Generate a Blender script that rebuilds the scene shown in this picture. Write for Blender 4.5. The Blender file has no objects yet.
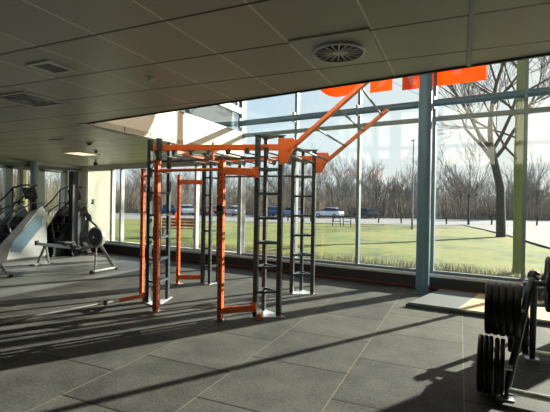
import bpy, bmesh, math, random
from mathutils import Vector, Matrix
C = bpy.context.scene.collection
V = Vector
PI = math.pi
random.seed(7)

# ------------------------------------------------------------------ camera, world, sun, exposure
# world: +Y runs along the floor-tile joints towards the facade, +X to the right along the facade, z=0 the rubber floor
cam_d = bpy.data.cameras.new('camera'); cam = bpy.data.objects.new('camera', cam_d); C.objects.link(cam)
cam_d.sensor_width = 36.0; cam_d.lens = 415.0/550.0*36.0; cam_d.clip_end = 600
YAW, PITCH, ROLL = math.radians(24.0), -math.atan(2.5/415), math.radians(0.92)
cam.location = (0, 0, 1.59)
cam.rotation_mode = 'QUATERNION'
cam.rotation_quaternion = (Matrix.Rotation(YAW, 3, 'Z') @ Matrix.Rotation(PI/2+PITCH, 3, 'X') @ Matrix.Rotation(ROLL, 3, 'Z')).to_quaternion()
bpy.context.scene.camera = cam

SUN_AZ = math.radians(31.5); SUN_EL = math.radians(20)
SUNDIR = V((math.sin(SUN_AZ)*math.cos(SUN_EL), math.cos(SUN_AZ)*math.cos(SUN_EL), math.sin(SUN_EL)))
sl = bpy.data.lights.new('sun', 'SUN'); sl.energy = 15.5; sl.angle = math.radians(0.55); sl.color = (1.0, .93, .80)
so = bpy.data.objects.new('sun', sl); C.objects.link(so); so.location = SUNDIR*60
so.rotation_euler = SUNDIR.to_track_quat('Z', 'Y').to_euler()

w = bpy.data.worlds.new('sky'); bpy.context.scene.world = w; w.use_nodes = True
nt = w.node_tree; N = nt.nodes; L = nt.links; N.clear()
tc = N.new('ShaderNodeTexCoord'); sep = N.new('ShaderNodeSeparateXYZ'); L.new(tc.outputs['Generated'], sep.inputs[0])
rmp = N.new('ShaderNodeValToRGB'); L.new(sep.outputs['Z'], rmp.inputs[0])
els = rmp.color_ramp.elements
els[0].position = 0.0; els[0].color = (.80, .86, .88, 1)
els[1].position = .9; els[1].color = (.22, .40, .72, 1)
e = els.new(.12); e.color = (.70, .83, .92, 1)
e = els.new(.30); e.color = (.54, .74, .92, 1)
dt = N.new('ShaderNodeVectorMath'); dt.operation = 'DOT_PRODUCT'; L.new(tc.outputs['Generated'], dt.inputs[0]); dt.inputs[1].default_value = SUNDIR
mr = N.new('ShaderNodeMapRange'); L.new(dt.outputs['Value'], mr.inputs[0]); mr.inputs[1].default_value = .55; mr.inputs[2].default_value = 1.0
mx = N.new('ShaderNodeMixRGB'); L.new(mr.outputs[0], mx.inputs[0]); L.new(rmp.outputs[0], mx.inputs[1]); mx.inputs[2].default_value = (.95, .93, .88, 1)
bg = N.new('ShaderNodeBackground'); L.new(mx.outputs[0], bg.inputs[0]); bg.inputs[1].default_value = .90
wo = N.new('ShaderNodeOutputWorld'); L.new(bg.outputs[0], wo.inputs[0])

sc = bpy.context.scene
sc.view_settings.view_transform = 'Standard'; sc.view_settings.look = 'None'
sc.view_settings.gamma = 1.0; sc.view_settings.use_curve_mapping = False
sc.view_settings.exposure = 0.35
sc.cycles.use_denoising = True
sc.cycles.max_bounces = 10; sc.cycles.transparent_max_bounces = 24
sc.cycles.sample_clamp_indirect = 4.0

# ------------------------------------------------------------------ materials
MATS = {}
def mat(name, col, rough=.6, metal=0.0, noise=0.0, nscale=8.0, spec=.5, bump=0.0, col2=None):
    m = bpy.data.materials.new(name); m.use_nodes = True; MATS[name] = m
    n = m.node_tree.nodes; l = m.node_tree.links; b = n['Principled BSDF']
    b.inputs['Base Color'].default_value = (*col, 1); b.inputs['Roughness'].default_value = rough
    b.inputs['Metallic'].default_value = metal; b.inputs['Specular IOR Level'].default_value = spec
    if noise or col2:
        t = n.new('ShaderNodeTexCoord'); nz = n.new('ShaderNodeTexNoise'); nz.inputs['Scale'].default_value = nscale; nz.inputs['Detail'].default_value = 6
        l.new(t.outputs['Object'], nz.inputs['Vector'])
        mxx = n.new('ShaderNodeMixRGB'); l.new(nz.outputs['Fac'], mxx.inputs[0])
        c2 = col2 or tuple(min(1, c*(1+noise)) for c in col)
        c1 = col if col2 else tuple(c*(1-noise) for c in col)
        mxx.inputs[1].default_value = (*c1, 1); mxx.inputs[2].default_value = (*c2, 1)
        l.new(mxx.outputs[0], b.inputs['Base Color'])
        if bump:
            bp = n.new('ShaderNodeBump'); bp.inputs['Strength'].default_value = bump; bp.inputs['Distance'].default_value = .01
            l.new(nz.outputs['Fac'], bp.inputs['Height']); l.new(bp.outputs[0], b.inputs['Normal'])
    return m

orange = mat('orange powder coat', (.70, .13, .025), .35, noise=.10, nscale=5)
slate = mat('slate powder coat', (.042, .054, .062), .38, noise=.12, nscale=6)
steel = mat('brushed steel', (.58, .59, .60), .35, .45, noise=.08, nscale=30)
galv = mat('galvanised plate', (.60, .63, .66), .4, .5, noise=.12, nscale=25)
black = mat('black plastic', (.014, .014, .016), .45, noise=.2, nscale=20)
rubber_black = mat('black bumper rubber', (.009, .0095, .011), .40, spec=.35, noise=.25, nscale=18)
white = mat('white painted wall', (.74, .74, .68), .7, noise=.03, nscale=3)
cream = mat('cream plaster', (.80, .77, .68), .75, noise=.03, nscale=2)
alu = mat('aluminium frame', (.15, .19, .21), .45, .3, noise=.06, nscale=12)
alu_white = mat('white coated frame', (.66, .68, .66), .5, noise=.04, nscale=9)
blue_steel = mat('blue grey painted steel', (.09, .17, .24), .45, noise=.12, nscale=10)
curb_m = mat('dark curb', (.018, .018, .022), .6, noise=.25, nscale=6)
red_strip = mat('red strip', (.20, .025, .015), .5, noise=.15, nscale=6)
sill_m = mat('pale window sill', (.50, .50, .52), .4, noise=.06, nscale=6)
grey_light = mat('light grey enamel', (.30, .31, .31), .4, noise=.06, nscale=10)
panel_blue = mat('blue grey side panel', (.085, .14, .185), .35, noise=.1, nscale=5)
bark = mat('grey brown bark', (.085, .075, .062), .95, noise=.35, nscale=6)
bark_green = mat('mossy green bark', (.12, .15, .05), .95, col2=(.22, .24, .12), nscale=5)
twig = mat('brown twigs', (.19, .155, .125), .95, noise=.3, nscale=.6)
twig2 = mat('grey twigs', (.25, .23, .21), .95, noise=.3, nscale=.6)
hedge_m = mat('dry shrub', (.13, .105, .075), .95, col2=(.17, .155, .10), nscale=1.5)
grass_m = mat('lawn', (.10, .13, .02), .95, col2=(.30, .29, .06), nscale=.9)
def lawn_mat():
    n, l, b = nodes_of(grass_m)
    for k in list(n):
        if k.bl_idname in ('ShaderNodeTexNoise', 'ShaderNodeMixRGB'): n.remove(k)
    t = n.new('ShaderNodeTexCoord')
    a = n.new('ShaderNodeTexNoise'); a.inputs['Scale'].default_value = .22; a.inputs['Detail'].default_value = 3; l.new(t.outputs['Object'], a.inputs['Vector'])
    c = n.new('ShaderNodeTexNoise'); c.inputs['Scale'].default_value = 2.4; c.inputs['Detail'].default_value = 8; c.inputs['Roughness'].default_value = .75; l.new(t.outputs['Object'], c.inputs['Vector'])
    v = mth(n, l, 'ADD', mth(n, l, 'MULTIPLY', a.outputs['Fac'], .5), mth(n, l, 'MULTIPLY', c.outputs['Fac'], .5))
    r = n.new('ShaderNodeValToRGB'); l.new(v, r.inputs[0]); e = r.color_ramp.elements
    e[0].position = .38; e[0].color = (.022, .030, .006, 1); e[1].position = .62; e[1].color = (.17, .12, .035, 1)
    k = e.new(.46); k.color = (.09, .125, .008, 1); k = e.new(.53); k.color = (.155, .165, .010, 1)
    l.new(r.outputs[0], b.inputs['Base Color'])
road_m = mat('asphalt', (.19, .185, .185), .9, noise=.12, nscale=.5)
wood_m = mat('pale plywood', (.62, .47, .29), .5, noise=.12, nscale=3)
mat_grey = mat('grey rubber mat', (.12, .135, .14), .6, noise=.12, nscale=3)
brick_m = mat('red brown wood', (.30, .09, .05), .8, noise=.2, nscale=5)
chrome = mat('chrome', (.75, .76, .78), .3, .6, noise=.03, nscale=20)
tyre = mat('tyre', (.02, .02, .02), .8, noise=.2, nscale=5)
car_glass = mat('car glass', (.03, .04, .05), .08, noise=.1, nscale=1)
dome_m = mat('smoked dome', (.05, .05, .05), .2, noise=.1, nscale=9)
white_plastic = mat('white plastic', (.72, .72, .70), .4, noise=.03, nscale=9)
back_wall_m = mat('grey brown interior wall', (.20, .19, .17), .8, noise=.06, nscale=2)

def nodes_of(m): return m.node_tree.nodes, m.node_tree.links, m.node_tree.nodes['Principled BSDF']
def mth(n, l, op, a, b=None, c=None):
    k = n.new('ShaderNodeMath'); k.operation = op
    for i, x in enumerate((a, b, c)):
        if x is None: continue
        if isinstance(x, (int, float)): k.inputs[i].default_value = x
        else: l.new(x, k.inputs[i])
    return k.outputs[0]

def hole_mat(name, col):
    m = mat(name, col, .35)
    n, l, b = nodes_of(m)
    t = n.new('ShaderNodeTexCoord'); s = n.new('ShaderNodeSeparateXYZ'); l.new(t.outputs['Object'], s.inputs[0])
    z = mth(n, l, 'MULTIPLY', mth(n, l, 'SUBTRACT', mth(n, l, 'FRACT', mth(n, l, 'DIVIDE', s.outputs['Z'], .10)), .5), .10)
    z2 = mth(n, l, 'MULTIPLY', z, z)
    hx = mth(n, l, 'LESS_THAN', mth(n, l, 'ADD', mth(n, l, 'MULTIPLY', s.outputs['X'], s.outputs['X']), z2), .013**2)
    hy = mth(n, l, 'LESS_THAN', mth(n, l, 'ADD', mth(n, l, 'MULTIPLY', s.outputs['Y'], s.outputs['Y']), z2), .013**2)
    h = mth(n, l, 'MAXIMUM', hx, hy)
    x = n.new('ShaderNodeMixRGB'); l.new(h, x.inputs[0]); x.inputs[1].default_value = (*col, 1); x.inputs[2].default_value = (.01, .01, .01, 1)
    l.new(x.outputs[0], b.inputs['Base Color'])
    return m
lawn_mat()
orange_holes = hole_mat('orange perforated steel', (.66, .12, .025))
slate_holes = hole_mat('slate perforated steel', (.045, .057, .064))

# rubber floor: 1 m tiles, each column of tiles shifted along Y
def floor_mat():
    m = mat('black rubber tiles', (.1, .1, .1), .7, spec=.2)
    n, l, b = nodes_of(m)
    t = n.new('ShaderNodeTexCoord'); s = n.new('ShaderNodeSeparateXYZ'); l.new(t.outputs['Object'], s.inputs[0])
    u = mth(n, l, 'SUBTRACT', s.outputs['X'], .06)
    col = mth(n, l, 'FLOOR', u); fu = mth(n, l, 'FRACT', u)
    v = mth(n, l, 'SUBTRACT', mth(n, l, 'SUBTRACT', s.outputs['Y'], 4.29), mth(n, l, 'MULTIPLY', mth(n, l, 'ADD', col, 1), .45))
    row = mth(n, l, 'FLOOR', v); fv = mth(n, l, 'FRACT', v)
    du = mth(n, l, 'MINIMUM', fu, mth(n, l, 'SUBTRACT', 1, fu)); dv = mth(n, l, 'MINIMUM', fv, mth(n, l, 'SUBTRACT', 1, fv))
    ju = mth(n, l, 'LESS_THAN', du, .006); jv = mth(n, l, 'LESS_THAN', dv, .009)
    cv = n.new('ShaderNodeCombineXYZ'); l.new(col, cv.inputs[0]); l.new(row, cv.inputs[1])
    wn = n.new('ShaderNodeTexWhiteNoise'); l.new(cv.outputs[0], wn.inputs[0])
    nz = n.new('ShaderNodeTexNoise'); nz.inputs['Scale'].default_value = 2.2; nz.inputs['Detail'].default_value = 7; nz.inputs['Roughness'].default_value = .65; l.new(t.outputs['Object'], nz.inputs['Vector'])
    fine = n.new('ShaderNodeTexNoise'); fine.inputs['Scale'].default_value = 45; fine.inputs['Detail'].default_value = 3; l.new(t.outputs['Object'], fine.inputs['Vector'])
    val = mth(n, l, 'ADD', mth(n, l, 'MULTIPLY', wn.outputs['Value'], .12), mth(n, l, 'ADD', mth(n, l, 'MULTIPLY', nz.outputs['Fac'], .55), mth(n, l, 'MULTIPLY', fine.outputs['Fac'], .5)))
    rp = n.new('ShaderNodeValToRGB'); l.new(val, rp.inputs[0])
    rp.color_ramp.elements[0].position = .42; rp.color_ramp.elements[0].color = (.034, .035, .034, 1)
    rp.color_ramp.elements[1].position = .82; rp.color_ramp.elements[1].color = (.125, .125, .110, 1)
    a = n.new('ShaderNodeMixRGB'); l.new(ju, a.inputs[0]); l.new(rp.outputs[0], a.inputs[1]); a.inputs[2].default_value = (.15, .135, .11, 1)
    c = n.new('ShaderNodeMixRGB'); l.new(jv, c.inputs[0]); l.new(a.outputs[0], c.inputs[1]); c.inputs[2].default_value = (.008, .008, .008, 1)
    l.new(c.outputs[0], b.inputs['Base Color'])
    bp = n.new('ShaderNodeBump'); bp.inputs['Strength'].default_value = .25; bp.inputs['Distance'].default_value = .004
    l.new(fine.outputs['Fac'], bp.inputs['Height']); l.new(bp.outputs[0], b.inputs['Normal'])
    return m
floor_m = floor_mat()
floor2_m = mat('smooth grey sports floor', (.145, .15, .142), .5, noise=.08, nscale=1.2)

# ceiling: metal tiles, dark joints across, pale profiles along Y
def ceil_mat():
    m = mat('metal ceiling tiles', (.3, .3, .3), .38, spec=.5)
    n, l, b = nodes_of(m)
    t = n.new('ShaderNodeTexCoord'); s = n.new('ShaderNodeSeparateXYZ'); l.new(t.outputs['Object'], s.inputs[0])
    u = mth(n, l, 'DIVIDE', mth(n, l, 'SUBTRACT', s.outputs['X'], .045), .572); v = mth(n, l, 'DIVIDE', mth(n, l, 'SUBTRACT', s.outputs['Y'], 2.05), .605)
    fu = mth(n, l, 'FRACT', u); fv = mth(n, l, 'FRACT', v)
    du = mth(n, l, 'MINIMUM', fu, mth(n, l, 'SUBTRACT', 1, fu)); dv = mth(n, l, 'MINIMUM', fv, mth(n, l, 'SUBTRACT', 1, fv))
    ju = mth(n, l, 'LESS_THAN', du, .013); jv = mth(n, l, 'LESS_THAN', dv, .018)
    cv = n.new('ShaderNodeCombineXYZ'); l.new(mth(n, l, 'FLOOR', u), cv.inputs[0]); l.new(mth(n, l, 'FLOOR', v), cv.inputs[1])
    wn = n.new('ShaderNodeTexWhiteNoise'); l.new(cv.outputs[0], wn.inputs[0])
    rp = n.new('ShaderNodeMixRGB'); l.new(wn.outputs['Value'], rp.inputs[0]); rp.inputs[1].default_value = (.46, .435, .36, 1); rp.inputs[2].default_value = (.53, .505, .42, 1)
    a = n.new('ShaderNodeMixRGB'); l.new(ju, a.inputs[0]); l.new(rp.outputs[0], a.inputs[1]); a.inputs[2].default_value = (.85, .80, .68, 1)
    c = n.new('ShaderNodeMixRGB'); l.new(jv, c.inputs[0]); l.new(a.outputs[0], c.inputs[1]); c.inputs[2].default_value = (.012, .011, .010, 1)
    l.new(c.outputs[0], b.inputs['Base Color'])
    return m
ceil_m = ceil_mat()

def film_mat(name, col):
    m = bpy.data.materials.new(name); m.use_nodes = True; n = m.node_tree.nodes; l = m.node_tree.links; n.clear()
    d = n.new('ShaderNodeBsdfDiffuse'); d.inputs[0].default_value = (*col, 1)
    t = n.new('ShaderNodeBsdfTranslucent'); t.inputs[0].default_value = (*col, 1)
    ms = n.new('ShaderNodeMixShader'); ms.inputs[0].default_value = .75; l.new(d.outputs[0], ms.inputs[1]); l.new(t.outputs[0], ms.inputs[2])
    o = n.new('ShaderNodeOutputMaterial'); l.new(ms.outputs[0], o.inputs[0]); return m
def glass_mat(name, tint, refl=.6, base=.035):
    m = bpy.data.materials.new(name); m.use_nodes = True; n = m.node_tree.nodes; l = m.node_tree.links; n.clear()
    tr = n.new('ShaderNodeBsdfTransparent'); tr.inputs[0].default_value = (*tint, 1)
    gl = n.new('ShaderNodeBsdfGlossy'); gl.inputs['Roughness'].default_value = .01
    lw = n.new('ShaderNodeLayerWeight'); lw.inputs[0].default_value = .5
    mu = mth(n, l, 'ADD', base, mth(n, l, 'MULTIPLY', mth(n, l, 'POWER', lw.outputs['Facing'], 4.0), refl))
    ms = n.new('ShaderNodeMixShader'); l.new(mu, ms.inputs[0]); l.new(tr.outputs[0], ms.inputs[1]); l.new(gl.outputs[0], ms.inputs[2])
    o = n.new('ShaderNodeOutputMaterial'); l.new(ms.outputs[0], o.inputs[0]); return m
glass = glass_mat('window glass', (.93, .955, .94), .6, .042)
glass_up = glass_mat('upper floor glass', (.75, .85, .88), .5, .45)
sheet_m = film_mat('white translucent sheet', (.62, .62, .57))  # translucent, so sun from behind brightens the white wall part

film_orange = film_mat('orange sign film', (1.0, .20, .02))
film_white = film_mat('white sign film', (.9, .9, .9))

def emit_mat(name, col, st):
    m = bpy.data.materials.new(name); m.use_nodes = True; b = m.node_tree.nodes['Principled BSDF']
    b.inputs['Emission Color'].default_value = (*col, 1); b.inputs['Emission Strength'].default_value = st; return m
lamp_em = emit_mat('warm lamp diffuser', (1, .72, .45), 1.1)

# ------------------------------------------------------------------ mesh helpers
class MB:
    def __init__(s): s.v = []; s.f = []
    def add(s, vs, fs):
        k = len(s.v); s.v += [V(p) for p in vs]; s.f += [tuple(i+k for i in f) for f in fs]; return s
    def box(s, c, d, R=None):
        c = V(c); hx, hy, hz = d[0]/2, d[1]/2, d[2]/2
        vs = [V((x, y, z)) for z in (-hz, hz) for y in (-hy, hy) for x in (-hx, hx)]
        if R is not None: vs = [R @ p for p in vs]
        return s.add([p+c for p in vs], [(0, 2, 3, 1), (4, 5, 7, 6), (0, 1, 5, 4), (2, 6, 7, 3), (0, 4, 6, 2), (1, 3, 7, 5)])
    def bar(s, p, q, w, h, up=(0, 0, 1)):
        p, q = V(p), V(q); d = (q-p).normalized(); u = V(up)
        if abs(d.dot(u)) > .98: u = V((0, 1, 0))
        sd = d.cross(u).normalized(); u = sd.cross(d).normalized()
        vs = [a + sd*(w/2*i) + u*(h/2*j) for a in (p, q) for j in (-1, 1) for i in (-1, 1)]
        return s.add(vs, [(0, 1, 3, 2), (4, 6, 7, 5), (0, 4, 5, 1), (2, 3, 7, 6), (0, 2, 6, 4), (1, 5, 7, 3)])
    def tube(s, pts, r, n=8, cap=True):
        pts = [V(p) for p in pts]; rs = r if isinstance(r, (list, tuple)) else [r]*len(pts)
        k = len(s.v); prev = None
        for i, p in enumerate(pts):
            a = pts[max(i-1, 0)]; b = pts[min(i+1, len(pts)-1)]; d = (b-a).normalized()
            if prev is None:
                u = d.orthogonal().normalized()
            else:
                u = prev - d*prev.dot(d)
                u = u.normalized() if u.length > 1e-5 else d.orthogonal().normalized()
            prev = u; w2 = d.cross(u)
            for j in range(n):
                t = 2*PI*j/n; s.v.append(p + (u*math.cos(t)+w2*math.sin(t))*rs[i])
        for i in range(len(pts)-1):
            for j in range(n):
                a = k+i*n+j; b = k+i*n+(j+1) % n; s.f.append((a, b, b+n, a+n))
        if cap:
            s.f.append(tuple(k+j for j in reversed(range(n)))); s.f.append(tuple(k+(len(pts)-1)*n+j for j in range(n)))
        return s
    def lathe(s, o, ax, prof, n=24):
        """prof: list of (distance along axis, radius)"""
        o, ax = V(o), V(ax).normalized(); u = ax.orthogonal().normalized(); w2 = ax.cross(u); k = len(s.v)
        for h, r in prof:
            for j in range(n):
                t = 2*PI*j/n; s.v.append(o + ax*h + (u*math.cos(t)+w2*math.sin(t))*max(r, 1e-4))
        for i in range(len(prof)-1):
            for j in range(n):
                a = k+i*n+j; b = k+i*n+(j+1) % n; s.f.append((a, b, b+n, a+n))
        s.f.append(tuple(k+j for j in reversed(range(n)))); s.f.append(tuple(k+(len(prof)-1)*n+j for j in range(n)))
        return s
    def prism(s, poly, ext):
        """poly: 3D points, ext: extrusion vector"""
        ext = V(ext); n = len(poly); vs = [V(p) for p in poly] + [V(p)+ext for p in poly]
        return s.add(vs, [tuple(reversed(range(n))), tuple(range(n, 2*n))] + [(i, (i+1) % n, n+(i+1) % n, n+i) for i in range(n)])

def obj(name, mb, m, parent=None, loc=(0, 0, 0), smooth=False, bevel=0, seg=2):
    me = bpy.data.meshes.new(name); me.from_pydata([tuple(p) for p in mb.v], [], mb.f); me.validate()
    bm = bmesh.new(); bm.from_mesh(me); bmesh.ops.recalc_face_normals(bm, faces=bm.faces); bm.to_mesh(me); bm.free()
    if smooth:
        for p in me.polygons: p.use_smooth = True
        try: me.set_sharp_from_angle(angle=math.radians(35))
        except Exception: pass
    me.materials.append(m)
    o = bpy.data.objects.new(name, me); C.objects.link(o); o.location = loc
    if parent is not None: o.parent = parent
    if bevel:
        b = o.modifiers.new('bevel', 'BEVEL'); b.width = bevel; b.segments = seg; b.limit_method = 'ANGLE'
    return o
def tag(o, label, cat, group=None, kind=None):
    o['label'] = label; o['category'] = cat
    if group: o['group'] = group
    if kind: o['kind'] = kind
    return o
def thing(name, label, cat, loc=(0, 0, 0), rz=0, group=None):
    o = bpy.data.objects.new(name, None); C.objects.link(o); o.location = loc; o.rotation_euler = (0, 0, rz); o.empty_display_size = .2
    return tag(o, label, cat, group)
def struct(name, mb, m, parent=None, **k):
    o = obj(name, mb, m, parent, **k)
    if parent is None: o['kind'] = 'structure'
    return o
def copy_tree(o, parent=None):
    kids = list(o.children); c = o.copy(); C.objects.link(c)
    if parent is not None: c.parent = parent
    for k in kids: copy_tree(k, c)
    return c

# ------------------------------------------------------------------ facade frame
TH = math.atan(.125); FU = V((math.cos(TH), -math.sin(TH), 0)); FN = V((math.sin(TH), math.cos(TH), 0)); FO = V((-4.93, 9.10, 0))
FR = Matrix.Rotation(-TH, 3, 'Z')
def F(s, off=0, z=0): return FO + FU*s + FN*off + V((0, 0, z))
def fbox(mb, s0, s1, o0, o1, z0, z1):
    return mb.box(F((s0+s1)/2, (o0+o1)/2, (z0+z1)/2), (s1-s0, o1-o0, z1-z0), FR)
S_L, S_R = -6.55, 9.6          # left corner, right end of the facade
ZC = 2.70; ZT = 6.6            # low ceiling, ceiling of the double-height strip
XL, XR, YB = -11.4, 4.4, -3.2
def edge_y(x): return 3.60-.15*x

# floor slabs
def poly_slab(pts, z0, z1):
    return MB().prism([(x, y, z0) for x, y in pts], (0, 0, z1-z0))
yfL = F(S_L)[1]; p1 = F((-6.85+4.93)/.9923); pR = F((XR+4.93)/.9923)
struct('floor', poly_slab([(-6.75, YB), (XR, YB), (XR, pR[1]), (-6.75, F((-6.75+4.93)/.9923)[1])], -.15, 0), floor_m)
struct('floor_left', poly_slab([(XL, YB), (-6.75, YB), (-6.75, F((-6.75+4.93)/.9923)[1]), (XL, F((XL+4.93)/.9923)[1])], -.15, 0), floor2_m)

# ceiling with the void cut out beside the facade
vx = -4.91
struct('ceiling', poly_slab([(XL, YB), (XR, YB), (XR, edge_y(XR)), (vx, edge_y(vx)), (vx, F(.02, -.08)[1]), (XL, F((XL+4.93)/.9923, -.08)[1])], ZC, ZC+.08), ceil_m)
struct('trim_1', MB().prism([(vx, edge_y(vx), ZC-.012), (XR, edge_y(XR), ZC-.012), (XR, edge_y(XR)+.03, ZC-.012), (vx, edge_y(vx)+.03, ZC-.012)], (0, 0, .1)), curb_m)
# upper wall above the near ceiling edge, and void ceiling
struct('wall_upper_near', MB().prism([(vx, edge_y(vx)-.2, ZC+.09), (XR, edge_y(XR)-.2, ZC+.09), (XR, edge_y(XR)-.01, ZC+.09), (vx, edge_y(vx)-.01, ZC+.09)], (0, 0, ZT-ZC-.09)), cream)
struct('ceiling_upper', poly_slab([(vx, edge_y(vx)-.2), (XR, edge_y(XR)-.2), (XR, pR[1]), (vx, F(0.02)[1])], ZT, ZT+.2), white)
# left side of the void: cream slab edge, glazing, rail, posts
yA, yB = edge_y(vx)+.0, F(0.02, -.12)[1]
struct('wall_void_left', MB().box((vx-.1, (yA+yB)/2, (ZC+.09+3.30)/2), (.2, yB-yA, 3.30-ZC-.09)), cream)
struct('trim_2', MB().box((vx-.1, (yA+yB)/2, ZC+.04), (.2, yB-yA, .098)), cream)
struct('trim_3', MB().box((vx-.1, (yA+yB)/2, 3.31), (.23, yB-yA, .02)), alu)
wv = struct('window_20', MB().box((vx-.06, (yA+yB)/2, 3.85), (.012, yB-yA, 1.05)), glass_up)
t3 = MB().box((vx-.06, (yA+yB)/2, 3.84), (.10, yB-yA, .14)); struct('trim_4', t3, alu_white)
m = MB()
for k in range(9):
    m.box((vx-.06, yB-.15-k*.55, 4.95), (.05, .05, 2.1))
struct('trim_5', m, alu)
struct('window_21', MB().box((vx-.06, (yA+yB)/2, 5.2), (.012, yB-yA, 2.6)), glass_up)
# upper room behind that glazing
struct('wall_upper_room', MB().box((vx-3.2, (yA+yB)/2, 4.8), (.1, yB-yA, 3.6)).box((vx-1.6, yA-.0, 4.8), (3.1, .1, 3.6)).box((vx-1.6, (yA+yB)/2, 3.27), (3.0, yB-yA-.2, .06)), white)
struct('ceiling_upper_room', MB().box((vx-1.7, (yA+yB)/2, ZT+.05), (3.3, yB-yA, .1)), white)
struct('wall_upper_front', fbox(MB(), -3.4, -.3, -.1, .0, 3.3, ZT), white)

# walls
struct('wall_back', MB().box(((XL+XR)/2, YB-.1, 1.4), (XR-XL+.4, .2, 2.8)), back_wall_m)
struct('wall_right', MB().box((XR+.1, (YB+pR[1])/2, 3.3), (.2, pR[1]-YB, 6.6)), back_wall_m)
# facade: dark curb, red strip, sill
sl0 = (XL+4.93)/.9923; sr0 = (XR+4.93)/.9923
struct('baseboard_facade', fbox(MB(), sl0, sr0, -.25, .06, 0, .255), curb_m)
struct('trim_6', fbox(MB(), sl0+.6, sr0, -.262, -.25, .055, .075), red_strip)
struct('trim_7', fbox(MB(), sl0, sr0, -.20, .08, .255, .30), sill_m)
struct('trim_8', fbox(MB(), sl0, sr0, .10, .16, -.3, .30), curb_m)
# low part under the ceiling, left of the void
struct('wall_facade_left', fbox(MB(), sl0, -6.12, -.10, .10, .30, 2.7), white)
struct('wall_facade_above_left', fbox(MB(), sl0, -.06, -.10, .10, 2.62, 3.3), white)
n = 0
def window(s0, s1, z0, z1, transoms, fm, gm=glass, wide=.07):
    global n; n += 1
    fr = MB()
    fbox(fr, s0, s0+wide/2, -.07, .05, z0, z1); fbox(fr, s1-wide/2, s1, -.07, .05, z0, z1)
    fbox(fr, s0, s1, -.06, .05, z0, z0+.05); fbox(fr, s0, s1, -.06, .05, z1-.06, z1)
    for t in transoms: fbox(fr, s0, s1, -.08, .05, t-.035, t+.035)
    o = struct('window_%d' % n, fr, fm)
    obj('pane', fbox(MB(), s0+.03, s1-.03, -.012, .0, z0+.03, z1-.03), gm, o)
    return o
for (a, b) in ((-4.92, -4.5), (-4.5, -3.0), (-3.0, -1.5), (-1.5, -.06)):
    window(a, b, .30, 2.62, (), alu_white)
o = window(-6.12, -4.92, .30, 2.62, (), alu_white)
obj('sunlit_sheet', fbox(MB(), -6.07, -4.97, -.05, -.046, .36, 2.56), sheet_m, o)  # sheet and its window added so the white wall part looks sunlit
for k in range(0, 5):
    window(1.5*k+.0, 1.5*k+1.5, .30, ZT, (3.26, 5.3), alu, wide=.06)
struct('trim_9', fbox(MB(), -.07, .03, -.12, .06, .30, ZT), grey_light)
# unseen pier added to shade the lower-right floor, and the glazing beyond it
struct('wall_shade_pier', fbox(MB(), 7.5, 7.9, -.1, .1, .30, ZT), white)
window(7.9, sr0, .30, ZT, (3.26, 5.3), alu, wide=.06)
# heavy rail carried in front of the mullions
hr = struct('trim_10', MB().tube([F(0, -.14, 3.54), F(sr0, -.14, 3.54)], .068, 12), blue_steel, smooth=True)
m = MB()
for k in range(0, 6): fbox(m, 1.5*k-.02+.0, 1.5*k+.02, -.2, -.03, 3.44, 3.66)
struct('trim_11', m, alu)

# left window wall along Y
yc = F(sl0)[1]
struct('wall_left', MB().box((XL-.1, (YB+2.6)/2, 1.4), (.2, 2.6-YB, 2.8)), white)
struct('wall_left_head', MB().box((XL-.1, (2.6+yc)/2, 2.66), (.22, yc-2.6, .27)), white)
struct('trim_12', MB().box((XL+.03, (2.6+yc)/2, 2.56), (.10, yc-2.6, .09)), alu)
k = 30
ys = [2.6, 3.57, 4.55, 5.53, 6.51, 7.49, 8.47, 9.3]
for a, b in zip(ys, ys[1:]):
    fr = MB()
    fr.box((XL-.05, a+.05, 1.27), (.12, .10, 2.5)).box((XL-.05, b-.05, 1.27), (.12, .10, 2.5)).box((XL-.05, (a+b)/2, .09), (.12, b-a, .14)).box((XL-.05, (a+b)/2, 2.48), (.12, b-a, .08))
    o = struct('window_%d' % k, fr, alu_white); k += 1
    obj('pane', MB().box((XL-.05, (a+b)/2, 1.27), (.012, b-a-.08, 2.4)), glass, o)
struct('wall_left_end', MB().box((XL-.05, (9.3+yc)/2, 1.27), (.3, yc-9.3, 2.54)), white)

# round steel columns
lit_steel = mat('blue grey steel tinted as lit', (.38, .47, .52), .45, noise=.05, nscale=8)  # paler copy of the column steel, window light put into the colour
def column(x, y, z1, r, label, m_=None):
    m_ = m_ or blue_steel
    t = thing('steel_column', label, 'column', (x, y, 0))
    obj('shaft', MB().lathe((0, 0, .012), (0, 0, 1), [(0, r), (z1-.012, r)], 32), m_, t, smooth=True)
    obj('base_collar', MB().lathe((0, 0, 0), (0, 0, 1), [(0, r+.03), (.012, r+.03), (.012, r+.001)], 32), blue_steel, t, smooth=True)
column(-.60, 8.0, ZT, .117, 'tall round blue-grey steel column standing beside the low lifting platform')
column(-11.22, 8.10, ZC, .10, 'round blue-grey column tinted pale as if lit, at the left window wall behind the stair climbers', lit_steel)

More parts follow.
